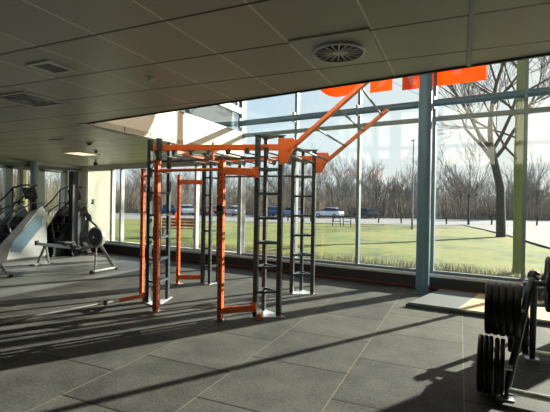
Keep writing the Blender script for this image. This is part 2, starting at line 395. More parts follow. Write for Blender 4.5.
# ------------------------------------------------------------------ training rig
rig = thing('training_rig', 'large orange and slate grey steel climbing rig with monkey bars and four ladder towers', 'climbing rig', (-3.45, 6.1, 0))
RO = V((-3.45, 6.1, 0))
def rp(name, mb, m, **k):
    mb.v = [p-RO for p in mb.v]; return obj(name, mb, m, rig, **k)
def post(x, y, h, m, w=.06, rz=0, z0=.012):
    o = obj('post', MB().box((0, 0, (h-z0)/2), (w, w, h-z0)), m, rig, loc=V((x, y, z0))-RO, bevel=.005, seg=1); o.rotation_euler[2] = rz
    c = obj('post_cap', MB().box((0, 0, h-z0+.006), (w+.004, w+.004, .012)), black, o)
    return o
H = 2.52
towers = {
 'NL': [(-4.45, 5.15), (-4.20, 5.06), (-4.34, 5.48)],
 'NR': [(-2.585, 5.19), (-2.305, 5.36), (-2.62, 5.53)],
 'FL': [(-4.57, 6.84), (-4.37, 7.08), (-4.41, 6.84)],
 'FR': [(-2.68, 6.80), (-2.35, 6.95), (-2.62, 7.12)]}
for nm, P in towers.items():
    cx = sum(p[0] for p in P)/3; cy = sum(p[1] for p in P)/3
    for i, (x, y) in enumerate(P): post(x, y, H if nm != 'NL' else H+.02, slate_holes if (nm, i) not in (('NR', 2), ('FL', 2)) else slate_holes, w=.065 if i != 2 else .055)
    # triangular base plate with bolts
    def grow(g): return [(cx+(x-cx)*g, cy+(y-cy)*g) for x, y in P]
    bp_ = MB().prism([(x, y, 0) for x, y in grow(1.55)], (0, 0, .012))
    mo = rp('base_plate', bp_, galv)
    for x, y in grow(1.32): obj('bolt', MB().lathe(V((x, y, .012))-RO, (0, 0, 1), [(0, .012), (.012, .012)], 8), steel, mo)
    if nm != 'NL':
        rp('top_plate', MB().prism([(x, y, H+.014) for x, y in grow(1.35)], (0, 0, .014)), slate)
    for j in range(6):
        z = .345+.345*j
        tr_ = MB()
        for a, b in ((0, 1), (1, 2), (2, 0)):
            tr_.bar((*P[a], z), (*P[b], z), .034, .034)
        rp('ladder_rung', tr_, slate)
# storage pegs on the far left tower
for j in range(5):
    x, y = towers['FL'][1]
    rp('peg', MB().tube([(x+.03, y-.02, .55+.36*j), (x+.17, y-.06, .56+.36*j)], .014, 8), galv, smooth=True)
# outrigger posts
OUT = {'P4': (-3.99, 4.78, 2.18), 'P1': (-4.83, 5.43, 2.12), 'NRo': (-2.93, 4.82, 2.18), 'FLo': (-4.98, 6.60, 2.10), }
for nm, (x, y, h) in OUT.items():
    post(x, y, h, orange_holes, w=.07 if nm in ('P4', 'NRo') else .06)
    rp('foot_plate', MB().box((x, y, .006), (.15, .11, .012)), galv if nm != 'NRo' else slate)
def beam(p, q, w=.05, h=.09, m=orange, name='beam'): return rp(name, MB().bar(p, q, w, h), m, bevel=.006, seg=1)
TL = towers
def conn(o, t, zs, h):
    for z in zs: beam((o[0], o[1], z), (t[0], t[1], z), .05, h)
conn(OUT['NRo'], TL['NR'][0], (2.02,), .10); conn(OUT['NRo'], TL['NR'][0], (.13,), .09)
conn(OUT['FLo'], TL['FL'][0], (1.98, .13), .09)
conn(OUT['P4'], TL['NL'][1], (2.02,), .07)
conn(OUT['P1'], TL['NL'][0], (2.0,), .03)
rp('gusset', MB().box((TL['NR'][0][0]-.01, TL['NR'][0][1]-.045, 2.02), (.09, .02, .15)), orange)
rp('gusset', MB().box((TL['NR'][0][0]-.01, TL['NR'][0][1]-.045, .15), (.09, .02, .13)), orange)
# long beams of the monkey bars
yn, yf = 5.13, 6.78
beam((-4.34, 5.095, 2.42), (-2.22, 5.31, 2.37), .05, .085)
beam((-4.66, 6.78, 2.40), (-2.26, 6.98, 2.40), .05, .085)
beam((-4.37, 5.14, 2.44), (-4.50, 6.80, 2.44), .04, .06); beam((-2.30, 5.33, 2.30), (-2.34, 6.97, 2.30), .04, .04, slate)
# lower pull-up tube along the near side and along the far side
rp('pull_up_bar', MB().tube([(-3.99, 4.80, 2.04), (-2.93, 4.84, 2.04)], .022, 10), orange, smooth=True)
rp('pull_up_bar', MB().tube([(-4.48, 5.20, 2.22), (-2.62, 5.32, 2.24)], .017, 10), slate, smooth=True)
rp('pull_up_bar', MB().tube([(-4.33, 7.06, 2.10), (-2.70, 7.08, 2.10)], .018, 10), slate, smooth=True)
for j in range(7):
    f = (j+.75)/7.4; x = -4.50+f*2.2
    yb = 5.10+f*.20
    o = rp('monkey_bar', MB().tube([(x, yb, 2.31), (x-.02, yb+1.70, 2.31)], .013, 10), slate, smooth=True)
    pts = [(x-.045, yb, 2.375), (x+.045, yb, 2.375), (x+.015, yb, 2.29), (x-.015, yb, 2.29)]
    obj('bracket', MB().prism([V(p)-RO+V((0, -.03, 0)) for p in pts], (0, .05, 0)), slate, o)
    obj('bracket', MB().prism([V(p)-RO+V((-.02, 1.66, 0)) for p in pts], (0, .05, 0)), slate, o)
rp('drop_bracket', MB().box((-3.30, 5.16, 2.34), (.035, .03, .26)), orange, bevel=.004)
# gussets and the inclined ladder rising to the right
def gusset(x, y):
    pts = [(x-.02, y, 2.49), (x+.20, y+.03, 2.49), (x+.22, y+.03, 2.41), (x+.10, y+.02, 2.15), (x+.0, y, 2.13)]
    rp('gusset_plate', MB().prism(pts, (0, -.05, 0)), orange, bevel=.004, seg=1)
gusset(-2.29, 5.30); gusset(-2.31, 6.98)
dx, dz = 1.02, .80
n0 = V((-2.12, 5.30, 2.36)); f0 = V((-2.14, 6.98, 2.34)); dr = V((dx, -.03, dz))
rp('incline_beam', MB().bar(n0-dr*.06, n0+dr*1.02, .05, .09, (0, 1, 0)), orange_holes, bevel=.005, seg=1)
rp('incline_beam', MB().bar(f0-dr*.06, f0+dr*1.02, .05, .09, (0, 1, 0)), orange_holes, bevel=.005, seg=1)
for k_ in (.02, .32, .62, .92):
    rp('incline_rung', MB().tube([n0+dr*k_, f0+dr*k_], .016, 10), alu, smooth=True)
# attachments
rp('j_cup', MB().box((-2.93, 4.775, 1.50), (.09, .05, .12)).box((-2.93, 4.72, 1.46), (.07, .08, .03)), black, bevel=.008)
rp('hanging_pad', MB().box((-4.28, 5.13, 1.10), (.11, .10, .24)), black, bevel=.03)
# landmine pivot with barbell
e0 = V((-4.56, 5.05, .10)); ed = (V((-5.26, 3.36, .035))-e0).normalized()
rp('landmine_pivot', MB().tube([e0-ed*.10, e0+ed*.30], .032, 14).box(e0-ed*.14+V((0, 0, -.02)), (.09, .09, .14)), orange, smooth=True)
rp('peg', MB().tube([(-2.50, 5.18, .055), (-2.44, 5.02, .055)], .038, 12), orange, smooth=True)
BO = e0+ed*.9; BO.z = 0
bb = thing('barbell', 'long thin silver barbell slanting to the floor with one end in the orange rig sleeve', 'barbell', BO)
obj('collar', MB().lathe(e0-BO+ed*.50, ed, [(0, .036), (.03, .036)], 14), black, bb, smooth=True)
obj('shaft', MB().lathe(e0-BO+ed*.53, ed, [(0, .0145), (1.15, .0145)], 12), steel, bb, smooth=True)
obj('sleeve', MB().lathe(e0-BO+ed*.301, ed, [(0, .025), (.20, .025)], 14), steel, bb, smooth=True)
obj('sleeve', MB().lathe(e0-BO+ed*1.68, ed, [(0, .034), (.03, .034), (.031, .025), (.36, .025)], 14), steel, bb, smooth=True)

# ------------------------------------------------------------------ lifting platform
pl = thing('lifting_platform', 'low lifting platform of grey mats and pale plywood in front of the window', 'platform', (0, 7.6, 0))
def PB(pts, z0, z1): return MB().prism([(x, y-7.6, z0) for x, y in pts], (0, 0, z1-z0))
def lerp(a, b, t): return (a[0]+(b[0]-a[0])*t, a[1]+(b[1]-a[1])*t)
ya0 = lambda x: 6.84-.19*(x+.72)*.55
bk = lambda x: F((x+4.93)/.9923, -.30)[1]
xa = [(-.72, -.30), (.0, .34), (2.1, 2.3), (2.9, 3.0)]
def seg(i, j, z0, z1):
    (f0_, b0_), (f1_, b1_) = xa[i], xa[j]
    return PB([(f0_, ya0(f0_)), (f1_, ya0(f1_)), (b1_, bk(b1_)), (b0_, bk(b0_))], z0, z1)
obj('side_mat', seg(0, 1, .02, .065), mat_grey, pl, bevel=.004); obj('side_mat', seg(2, 3, .02, .065), mat_grey, pl, bevel=.004)
obj('plywood_deck', seg(1, 2, .02, .065), wood_m, pl, bevel=.004)
obj('edge_frame', PB([(-.75, ya0(-.72)-.04), (2.95, ya0(2.9)-.04), (2.95, ya0(2.9)-.005), (-.75, ya0(-.72)-.005)], 0, .05), slate, pl)
obj('base', seg(0, 3, 0, .018), rubber_black, pl)

# ------------------------------------------------------------------ plate rack at the right
rk = thing('plate_rack', 'black A-frame weight plate rack with silver floor tubes at the right edge', 'plate rack', (.9, 4.5, 0))
KO = V((.9, 4.5, 0))
def kp(name, mb, m, **k): mb.v = [p-KO for p in mb.v]; return obj(name, mb, m, rk, **k)
WX = V((.99, -.09, 0)).normalized()     # along the base tubes, to the right
fA, fB = V((.37, 3.92, 0)), V((.72, 5.08, 0))   # front foot, rear foot (left side frame)
wid = 1.05
for sft in (0, wid):
    a = fA+WX*sft; b = fB+WX*sft
    topf = V((.57, 4.28, .84))+WX*sft; topb = V((.66, 4.62, .84))+WX*sft
    kp('front_leg', MB().tube([a+V((0, 0, .02)), a+(topf-a)*.5, topf, topf+V((.02, .05, .055)), (topf+topb)/2+V((0, 0, .085))], .030, 12), slate, smooth=True)
    kp('rear_leg', MB().tube([b+V((0, 0, .02)), b+(topb-b)*.5, topb, topb+V((-.02, -.04, .055)), (topf+topb)/2+V((0, 0, .085))], .030, 12), slate, smooth=True)
    kp('foot_plate', MB().box(a+V((0, 0, .006)), (.13, .09, .012)), galv); kp('foot_plate', MB().box(b+V((0, 0, .006)), (.13, .09, .012)), galv)
for p in (fA, fB):
    kp('floor_tube', MB().tube([p+V((0, 0, .075))+WX*.02, p+V((0, 0, .075))+WX*(wid-.02)], .026, 12), chrome, smooth=True)
kp('top_tube', MB().tube([V((.615, 4.45, .90)), V((.615, 4.45, .90))+WX*wid], .024, 12), slate, smooth=True)
PX = -WX                          # pegs point to the left
peg_up = V((.535, 4.20, .68)); peg_lo = V((.425, 3.96, .25)); peg_rear = V((.70, 4.95, .31)); peg_ru = V((.675, 4.72, .66))
for p, s_, ln in ((peg_up, 1, .30), (peg_lo, 1, .265), (peg_rear, 1, .22)):
    kp('storage_peg', MB().tube([p, p+PX*ln], .022, 12), steel, smooth=True)
for p in (peg_up, peg_lo, peg_rear, peg_ru):
    q = p+WX*wid; kp('storage_peg', MB().tube([q-WX*.34, q+WX*.30], .022, 12), steel, smooth=True)

def plate_mesh(r, th, hub=.03):
    # disc with raised rim, recessed web and centre bore, axis +X, centred
    h = th/2; o = []
    prof = [(-h*.6, .026), (-h, .028), (-h, r*.28), (-h*.55, r*.34), (-h*.55, r*.80), (-h*.9, r*.86), (-h, r*.95), (-h*.75, r*.985), (-h*.4, r), (h*.4, r), (h*.75, r*.985), (h, r*.95), (h*.9, r*.86), (h*.55, r*.80), (h*.55, r*.34), (h, r*.28), (h, .028), (h*.6, .026)]
    mb = MB(); k = 40
    for hh, rr in prof:
        for j in range(k):
            t = 2*PI*j/k; mb.v.append(V((hh, rr*math.cos(t), rr*math.sin(t))))
    L_ = len(prof)
    for i in range(L_):
        for j in range(k):
            a = i*k+j; b = i*k+(j+1) % k; c = ((i+1) % L_)*k+(j+1) % k; d = ((i+1) % L_)*k+j; mb.f.append((a, b, c, d))
    return mb
ang = math.atan2(WX.y, WX.x)
def plate(c, r, th, label, group, proto={}):
    key = (round(r, 3), round(th, 3))
    if key not in proto:
        o = thing('weight_plate', label, 'weight plate', c, ang, group)
        obj('disc', plate_mesh(r, th), rubber_black, o, smooth=True)
        obj('steel_ring', MB().lathe((-th/2-.001, 0, 0), (1, 0, 0), [(0, .033), (0, .040), (th+.002, .040), (th+.002, .033)], 20), steel, o, smooth=True)
        proto[key] = o
    else:
        o = copy_tree(proto[key]); o.location = c; o['label'] = label
        if group: o['group'] = group
    return o
ords = ['outermost', 'second', 'middle', 'fourth', 'innermost']
for i in range(5):
    plate(peg_up+PX*(.060+.055*(4-i)), .235, .0545, 'thick black bumper plate, %s of five on the upper left peg' % ords[i], 'bumper plates on the upper peg')
for i in range(3):
    plate(peg_lo+PX*(.165+.038*(2-i)), .237, .0375, 'thin black plate on the lower left peg, %s' % ['leftmost, at the open end of the peg', 'second from the open end', 'third from the open end'][i], 'plates on the lower front peg')
for i in range(2):
    plate(peg_lo+PX*(.075+.041*(1-i)), .228, .036, 'narrower black plate on the lower left peg, %s' % ['in the middle of the stack', 'closest to the slanted front leg'][i], 'plates on the lower front peg')
for i in range(3):
    plate(peg_rear+PX*(.065+.062*(2-i)), .225, .056, 'black bumper plate on the low rear peg, %s' % ['farthest from the rear leg', 'middle one', 'against the rear leg'][i], 'bumper plates on the rear peg')
# plates threaded on the top tube
for i in range(4):
    plate(V((.615, 4.45, .90))+WX*(.14+.066*i), .25, .058, 'large black plate on the top tube at the right picture edge, %s' % ['leftmost', 'second from the left', 'third from the left', 'rightmost'][i], 'plates on the top tube')
# dumbbell standing on the top of the rack
def dumbbell(loc, rz, label):
    t = thing('dumbbell', label, 'dumbbell', loc, rz)
    for sx in (-1, 1):
        h = obj('head', MB().lathe((sx*.055, 0, 0), (sx, 0, 0), [(0, .055), (.012, .066), (.075, .066), (.09, .055)], 20), black, t, smooth=True)
        obj('head_cap', MB().lathe((sx*.1455, 0, 0), (sx, 0, 0), [(0, .042), (.003, .042)], 20), steel, h, smooth=True)
    obj('handle', MB().lathe((-.053, 0, 0), (1, 0, 0), [(0, .016), (.053, .019), (.106, .016)], 14), chrome, t, smooth=True)

# second rack further right: pale posts and round weights, partly out of frame
k2 = thing('dumbbell_rack', 'dark stand behind the plate rack holding round dumbbells', 'dumbbell rack', (1.07, 5.83, 0))
for sx in (-.32, .32):
    obj('upright', MB().box((sx, .0, .33), (.06, .06, .66)), blue_steel, k2, bevel=.006)
    obj('foot', MB().box((sx, 0, .015), (.08, .5, .03)), blue_steel, k2, bevel=.006)
obj('shelf', MB().box((0, 0, .675), (.70, .14, .03)), slate, k2, bevel=.005)
obj('shelf', MB().box((0, 0, .43), (.58, .14, .03)), slate, k2, bevel=.005)
dumbbell((.90, 5.83, .757), 2.2, 'round black dumbbell on the top shelf of the stand behind the plate rack')
dumbbell((1.02, 5.83, .512), 1.9, 'round black dumbbell on the lower shelf of the stand behind the plate rack')

# ------------------------------------------------------------------ rowers
def rower(loc, label):
    t = thing('rowing_machine', label, 'rowing machine', loc, 0, 'rowing machines')
    # local: x 0 = rear foot, x 2.17 = front foot
    obj('monorail', MB().bar((-.08, 0, .50), (1.55, 0, .47), .045, .07), steel, t, bevel=.006)
    obj('rail_stop', MB().box((-.08, 0, .52), (.05, .09, .12)), black, t, bevel=.01)
    obj('main_frame', MB().bar((1.45, 0, .44), (1.98, 0, .62), .07, .09), grey_light, t, bevel=.01)
    obj('flywheel_housing', MB().lathe((1.93, -.07, .76), (0, 1, 0), [(0, .19), (.015, .235), (.10, .235), (.14, .21), (.15, .16)], 32), grey_light, t, smooth=True)
    fc = obj('flywheel_cage', MB().lathe((1.93, -.074, .76), (0, -1, 0), [(0, .195), (.012, .18), (.02, .03), (.022, .0)], 32), black, t, smooth=True)
    obj('hub_cap', MB().lathe((1.93, -.098, .76), (0, -1, 0), [(0, .03), (.006, .028)], 14), steel, fc, smooth=True)
    for sy in (-1, 1):
        obj('front_leg', MB().bar((1.97, sy*.05, .60), (2.17, sy*.27, .06), .035, .06), grey_light, t, bevel=.006)
    f = obj('front_foot', MB().box((2.17, 0, .045), (.06, .62, .035)), alu_white, t, bevel=.008)
    for sy in (-1, 1): obj('rubber_end', MB().box((2.17, sy*.34, .032), (.10, .07, .064)), black, f, bevel=.012)
    obj('rear_leg', MB().bar((.22, 0, .47), (.04, -.05, .04), .035, .06).bar((.26, 0, .47), (.30, .05, .04), .035, .05), grey_light, t, bevel=.005)
    f = obj('rear_foot', MB().box((.10, 0, .022), (.20, .50, .03)), alu_white, t, bevel=.008)
    obj('seat', MB().box((.95, 0, .585), (.24, .30, .045)).box((.95, 0, .535), (.16, .10, .05)), black, t, bevel=.015)
    for sy in (-1, 1):
        fp = obj('footrest', MB().box((1.42, sy*.15, .46), (.10, .12, .30), Matrix.Rotation(math.radians(-38), 3, 'Y')), black, t, bevel=.012)
        obj('strap', MB().box((1.44, sy*.15, .50), (.13, .125, .03), Matrix.Rotation(math.radians(-38), 3, 'Y')), slate, fp)
    obj('handle', MB().tube([(1.66, -.24, .72), (1.69, -.10, .735), (1.69, .10, .735), (1.66, .24, .72)], .016, 10), black, t, smooth=True)
    obj('chain', MB().tube([(1.70, 0, .735), (1.80, 0, .745)], .006, 6), steel, t)
    ma = obj('monitor_arm', MB().tube([(1.95, .0, .98), (1.78, .0, 1.09), (1.66, .0, 1.17)], .022, 10), black, t, smooth=True)
    obj('monitor', MB().box((1.62, 0, 1.20), (.05, .20, .15), Matrix.Rotation(math.radians(-20), 3, 'Y')), black, ma, bevel=.012)
    return t
rower((-9.46, 6.98, 0), 'grey rowing machine with round black flywheel beside the rig, facing the room')
r2 = rower((-10.53, 5.2, 0), 'rowing machine cut off by the left edge, only its front leg in view')

# ------------------------------------------------------------------ stair climbers
def stepper(loc, label, pale, ln=.92):
    t = thing('stair_climber', label, 'stair climber', loc, 0); t.scale = (1, ln, 1)
    # local: y along the machine (0 rear .. 1.6 front), x width .8
    side = [(0, .06), (.0, .32), (.95, 1.22), (1.35, 1.42), (1.52, 1.20), (1.52, .06)]
    def sd(x, poly, th): return MB().prism([(x, y, z) for y, z in poly], (th, 0, 0))
    for sx in (-.40, .34):
        b = obj('side_shell', sd(sx, side, .06), grey_light if pale else black, t, bevel=.02)
        obj('side_panel', sd(sx+(.062 if sx > 0 else -.012), [(.42, .26), (.46, .52), (1.18, 1.18), (1.32, 1.12), (1.36, .90), (.70, .22)], .01), panel_blue if pale else slate, b)
        if pale: obj('step_guard', sd(sx+(.062 if sx > 0 else -.012), [(.0, .06), (.0, .34), (.95, 1.24), (1.22, 1.35), (.42, .44), (.30, .06)], .012), black, b)
    obj('base', MB().box((0, .78, .035), (.78, 1.60, .07)), black, t, bevel=.015)
    st = MB()
    for i in range(5): st.box((0, .12+.24*i, .24+.215*i), (.62, .25, .05)).box((0, .23+.24*i, .13+.215*i), (.62, .03, .20))
    obj('steps', st, black, t, bevel=.008)
    for sx in (-.37, .37):
        hr_ = MB().tube([(sx, .12, .30), (sx, -.04, .98), (sx, .10, 1.18), (sx, .75, 1.62), (sx, 1.02, 1.90), (sx*.8, 1.25, 1.99), (sx*.3, 1.35, 1.99)], .022, 10)
        obj('handrail', hr_, black, t, smooth=True)
        obj('lower_rail', MB().tube([(sx, .42, .70), (sx, .34, .98), (sx, .60, 1.26), (sx, 1.05, 1.50), (sx, 1.38, 1.50)], .018, 10), black, t, smooth=True)
        obj('rail_post', MB().tube([(sx, 1.0, 1.28), (sx, 1.02, 1.88)], .02, 10), black, t, smooth=True)
    obj('mast', MB().bar((0, 1.42, 1.30), (0, 1.30, 1.80), .20, .07), black, t, bevel=.015)
    cs = obj('console', MB().box((0, 1.27, 1.76), (.46, .08, .32), Matrix.Rotation(math.radians(20), 3, 'X')), black, t, bevel=.02)
    obj('screen', MB().box((0, 1.228, 1.77), (.34, .01, .20), Matrix.Rotation(math.radians(20), 3, 'X')), panel_blue, cs)
    obj('cup_holder', MB().box((.37, .72, 1.50), (.10, .14, .10)), black, t, bevel=.01)
    return t
stepper((-10.75, 6.48, 0), 'stair climber with pale side shell and blue-grey panel at the far left window', True)
stepper((-10.66, 7.99, 0), 'all-black stair climber partly hidden by the tall narrow black panel', False, .80)
t = thing('partition_panel', 'tall narrow black upright panel to the right of the stair climbers', 'panel', (-10.12, 8.52, 0))
obj('board', MB().box((0, 0, 1.23), (.16, .20, 2.38)), black, t, bevel=.008); obj('foot', MB().box((0, 0, .02), (.30, .26, .04)), black, t, bevel=.008)
t = thing('wall_box', 'small white control box with black knob on the white pillar left of the facade', 'control box', F(-5.75, -.10, 1.55))
obj('case', MB().box(V((0, 0, 0))-FN*.02, (.10, .04, .16), FR), white_plastic, t, bevel=.005); obj('knob', MB().box(-FN*.055+V((0, 0, -.05)), (.05, .03, .05), FR), black, t, bevel=.005)

# ------------------------------------------------------------------ ceiling fittings
t = thing('swirl_diffuser', 'round swirl air diffuser with radial blades in a pale ceiling panel near the window edge', 'ceiling diffuser', (-.81, 2.90, ZC))
obj('face_plate', MB().box((.0, -.01, -.006), (.545, .57, .012)), ceil_m if False else mat('pale grey plate', (.50, .49, .42), .3, noise=.1, nscale=4), t, bevel=.003)
ring = MB(); prof = [(-.012, .195), (-.030, .188), (-.034, .172), (-.022, .168), (-.013, .168)]
ring.lathe((0, 0, 0), (0, 0, 1), prof, 40); ring.f = ring.f[:-2]
obj('ring', ring, steel, t, smooth=True)
obj('well', MB().lathe((0, 0, -.0135), (0, 0, 1), [(0, .166), (.001, .166)], 40), black, t)
for i in range(18):
    a = 2*PI*i/18
    obj('blade', MB().bar((.03*math.cos(a), .03*math.sin(a), -.022), (.165*math.cos(a+.12), .165*math.sin(a+.12), -.022), .010, .012), steel, t)
obj('hub', MB().lathe((0, 0, -.032), (0, 0, 1), [(0, .02), (.006, .032), (.016, .032)], 20), steel, t, smooth=True)

def square_vent(loc, sx, sy, label, name='ceiling_vent', louvre=True):
    t = thing(name, label, 'ceiling vent', loc)
    fr = MB(); w_ = .035
    fr.box((0, sy/2-w_/2, -.008), (sx, w_, .016)).box((0, -sy/2+w_/2, -.008), (sx, w_, .016)).box((sx/2-w_/2, 0, -.008), (w_, sy-2*w_, .016)).box((-sx/2+w_/2, 0, -.008), (w_, sy-2*w_, .016))
    obj('frame', fr, steel if louvre else white_plastic, t, bevel=.003)
    obj('backing', MB().box((0, 0, -.002), (sx-2*w_, sy-2*w_, .003)), black if louvre else back_wall_m, t)
    if louvre:
        for i in range(1, 4):
            f = 1-i*.25; fm = MB(); a, b = sx*f/2, sy*f/2; q = .012
            for p0_, p1_ in (((-a, -b), (a, -b)), ((a, -b), (a, b)), ((a, b), (-a, b)), ((-a, b), (-a, -b))):
                fm.bar((*p0_, -.012), (*p1_, -.012), q, .02)
            obj('louvre', fm, steel, t)
    return t
square_vent((-3.13, 2.40, ZC), .27, .27, 'square recessed ceiling opening with a white edge near the left', 'ceiling_speaker', False)
square_vent((-4.36, 3.10, ZC), .55, .55, 'silver four-way louvred ceiling vent at the left picture edge')
def sensor(loc, r, m_, label, name, cat):
    t = thing(name, label, cat, loc)
    obj('base', MB().lathe((0, 0, -.018), (0, 0, 1), [(0, r*.85), (.004, r), (.018, r)], 20), white_plastic, t, smooth=True)
    obj('dome', MB().lathe((0, 0, -.018), (0, 0, -1), [(0, r*.7), (r*.35, r*.6), (r*.55, r*.3), (r*.6, .001)], 20), m_, t, smooth=True)
sensor((-2.54, 2.93, ZC), .035, white_plastic, 'small white smoke detector on the ceiling above the rig', 'smoke_detector', 'smoke detector')
sensor((-6.49, 5.80, ZC), .07, dome_m, 'dark dome fitting on the ceiling, nearer the viewer than the similar small one', 'ceiling_dome', 'ceiling fitting')
sensor((-7.40, 6.80, ZC), .06, dome_m, 'small dark dome fitting on the ceiling beside the warm lamp', 'ceiling_dome', 'ceiling fitting')
t = thing('security_camera', 'black dome camera hanging from the ceiling in front of the white wall', 'camera', (-9.15, 8.40, ZC))
obj('stem', MB().lathe((0, 0, -.06), (0, 0, 1), [(0, .02), (.06, .03)], 12), white_plastic, t, smooth=True)
obj('body', MB().lathe((0, 0, -.15), (0, 0, 1), [(0, .02), (.02, .05), (.06, .06), (.09, .045)], 20), black, t, smooth=True)
square_vent((-6.73, 5.35, ZC), .42, .14, 'small dark rectangular ceiling slot beyond the louvred vent')
t = thing('ceiling_lamp', 'rectangular warm glowing lamp set in the ceiling at the far left', 'ceiling lamp', (-8.2, 7.1, ZC))
obj('frame', MB().box((0, .29, -.008), (.56, .02, .016)).box((0, -.29, -.008), (.56, .02, .016)).box((.27, 0, -.008), (.02, .56, .016)).box((-.27, 0, -.008), (.02, .56, .016)), white_plastic, t)
obj('diffuser', MB().box((0, 0, -.006), (.52, .56, .008)), lamp_em, t)
# pale profile hanging along the ceiling at the right
tag(obj('ceiling_track', MB().box((.045, 2.35, ZC-.012), (.03, 2.4, .022)), grey_light, bevel=.003), 'pale grey metal track running along the ceiling to its edge', 'ceiling track')

# ------------------------------------------------------------------ orange lettering on the facade glass
def sign(pts_list, whites, label):
    mb = MB()
    z_ = .02
    t = thing('window_sign', label, 'sign', F(pts_list[0][0], z_, pts_list[0][1]), 0, 'orange signs on the facade')
    T0 = F(pts_list[0][0], z_, pts_list[0][1])
    obj('panel', MB().prism([F(s, z_, z)-T0 for s, z in pts_list], FN*.008), film_orange, t)
    for wp in whites: obj('glyph', MB().prism([F(s, z_-.006, z)-T0 for s, z in wp], FN*.004), film_white, t, )
circ = [(2.52+.62*math.cos(a*PI/18), 4.55+.62*math.sin(a*PI/18)) for a in range(36)]
sign(circ, [], 'round orange sign on the upper glass, mostly hidden by the ceiling edge')
sign([(3.20, 3.93), (3.66, 3.93), (3.66, 5.0), (3.20, 5.0)], [[(3.36, 4.02), (3.48, 4.05), (3.62, 4.20), (3.60, 4.30), (3.46, 4.24)]], 'narrow orange sign block with a white slanted stroke left of the blue-grey column')
sign([(3.86, 3.90), (5.37, 3.90), (5.37, 5.0), (3.86, 5.0)], [[(3.97, 4.14), (4.03, 3.98), (4.13, 3.97), (4.17, 4.05), (4.09, 4.12), (4.13, 4.26), (3.97, 4.26)], [(4.80, 4.08), (4.96, 4.08), (4.96, 4.6), (4.80, 4.6)]], 'wide orange sign panel with white strokes right of the blue-grey column')

# ------------------------------------------------------------------ outdoors
CAMR = V((math.cos(YAW), math.sin(YAW), 0)); CAMF = V((-math.sin(YAW), math.cos(YAW), 0))
def G(r, f):   # metres to the right of and ahead of the viewpoint
    p = CAMR*r+CAMF*f; return p
def gz(p):
    d = max(0, (p-FO).dot(FN)); return -.10-.006*min(d, 60)
def strip(f0_, f1_, m_, name, lift=0.0, nr=40, nf=14, r0=-150, r1=110):
    mb = MB()
    for j in range(nf+1):
        for i in range(nr+1):
            p = G(r0+(r1-r0)*i/nr, f0_+(f1_-f0_)*j/nf); p.z = gz(p)+lift; mb.v.append(p)
    for j in range(nf):
        for i in range(nr):
            a = j*(nr+1)+i; mb.f.append((a, a+1, a+nr+2, a+nr+1))
    return struct(name, mb, m_)
# lawn: everything outside the facade; the building's own footprint stays clear
mb = MB(); nx, ny = 60, 40
for j in range(ny+1):
    for i in range(nx+1):
        s = -130+250*i/nx; d = .17+ (j/ny)**2*140
        p = F(s, d); p.z = gz(p) + (.05*math.sin(s*.9)*math.sin(d*.7) if 1 < d < 35 else 0); mb.v.append(p)
for j in range(ny):
    for i in range(nx):
        a = j*(nx+1)+i; mb.f.append((a, a+1, a+nx+2, a+nx+1))
struct('ground', mb, grass_m)
struct('ground_left', MB().add([(XL-.3, -30, -.1), (-80, -30, -.1), (-80, 19, -.12), (XL-.3, 10.2, -.1)], [(0, 1, 2, 3)]), grass_m)
# road beyond the lawn and the paved path on the right
mb = MB()
for j in range(9):
    for i in range(41):
        p = G(-90+160*i/40, 42+j*3.2+2.0*math.sin(i*.2)); p.z = gz(p)+.03; mb.v.append(p)
for j in range(8):
    for i in range(40): a = j*41+i; mb.f.append((a, a+1, a+42, a+41))
struct('road', mb, road_m)
mb = MB()
pathL = [(19.5, 44), (17.0, 34), (15.0, 27), (12.6, 20), (11.2, 16.0), (11.5, 12)]
for i, (r, f) in enumerate(pathL):
    for q in range(6):
        p = G(r+q*4.0, f); p.z = gz(p)+.04+.03; mb.v.append(p)
for i in range(len(pathL)-1):
    for q in range(5): a = i*6+q; mb.f.append((a, a+1, a+7, a+6))
struct('path', mb, road_m)
# kerb
# bare trees
def branch(mb, p, d, ln, r, depth, rng, nseg=4, maxd=5, spread=.6, n0=6, up=.12, minr=.004):
    pts = [p]; rs = [r]; q = p.copy(); dd = d.copy()
    for i in range(nseg):
        dd = (dd+V((rng.uniform(-1, 1), rng.uniform(-1, 1), rng.uniform(-.6, 1)))*.16+V((0, 0, up*.3))).normalized()
        q = q+dd*(ln/nseg); pts.append(q.copy()); rs.append(max(minr, r*(1-.55*(i+1)/nseg)))
    mb.tube(pts, rs, max(3, n0-depth), cap=False)
    if depth >= maxd: return
    nb = rng.choice((3, 4)) if depth < maxd-1 else rng.choice((4, 5))
    for k in range(nb):
        t = rng.uniform(.35, 1) if k else 1.0
        i = min(int(t*nseg), nseg); base = pts[i]; br = rs[i]*rng.uniform(.55, .8)
        ax = V((rng.uniform(-1, 1), rng.uniform(-1, 1), rng.uniform(-.5, .8)))
        nd = ((pts[i]-pts[max(i-1, 0)]).normalized()+ax*spread*(1.0 if k else .35)).normalized()
        branch(mb, base, nd, ln*rng.uniform(.55, .8), max(minr, br), depth+1, rng, nseg if depth < 2 else 3, maxd, spread, n0, up, minr)
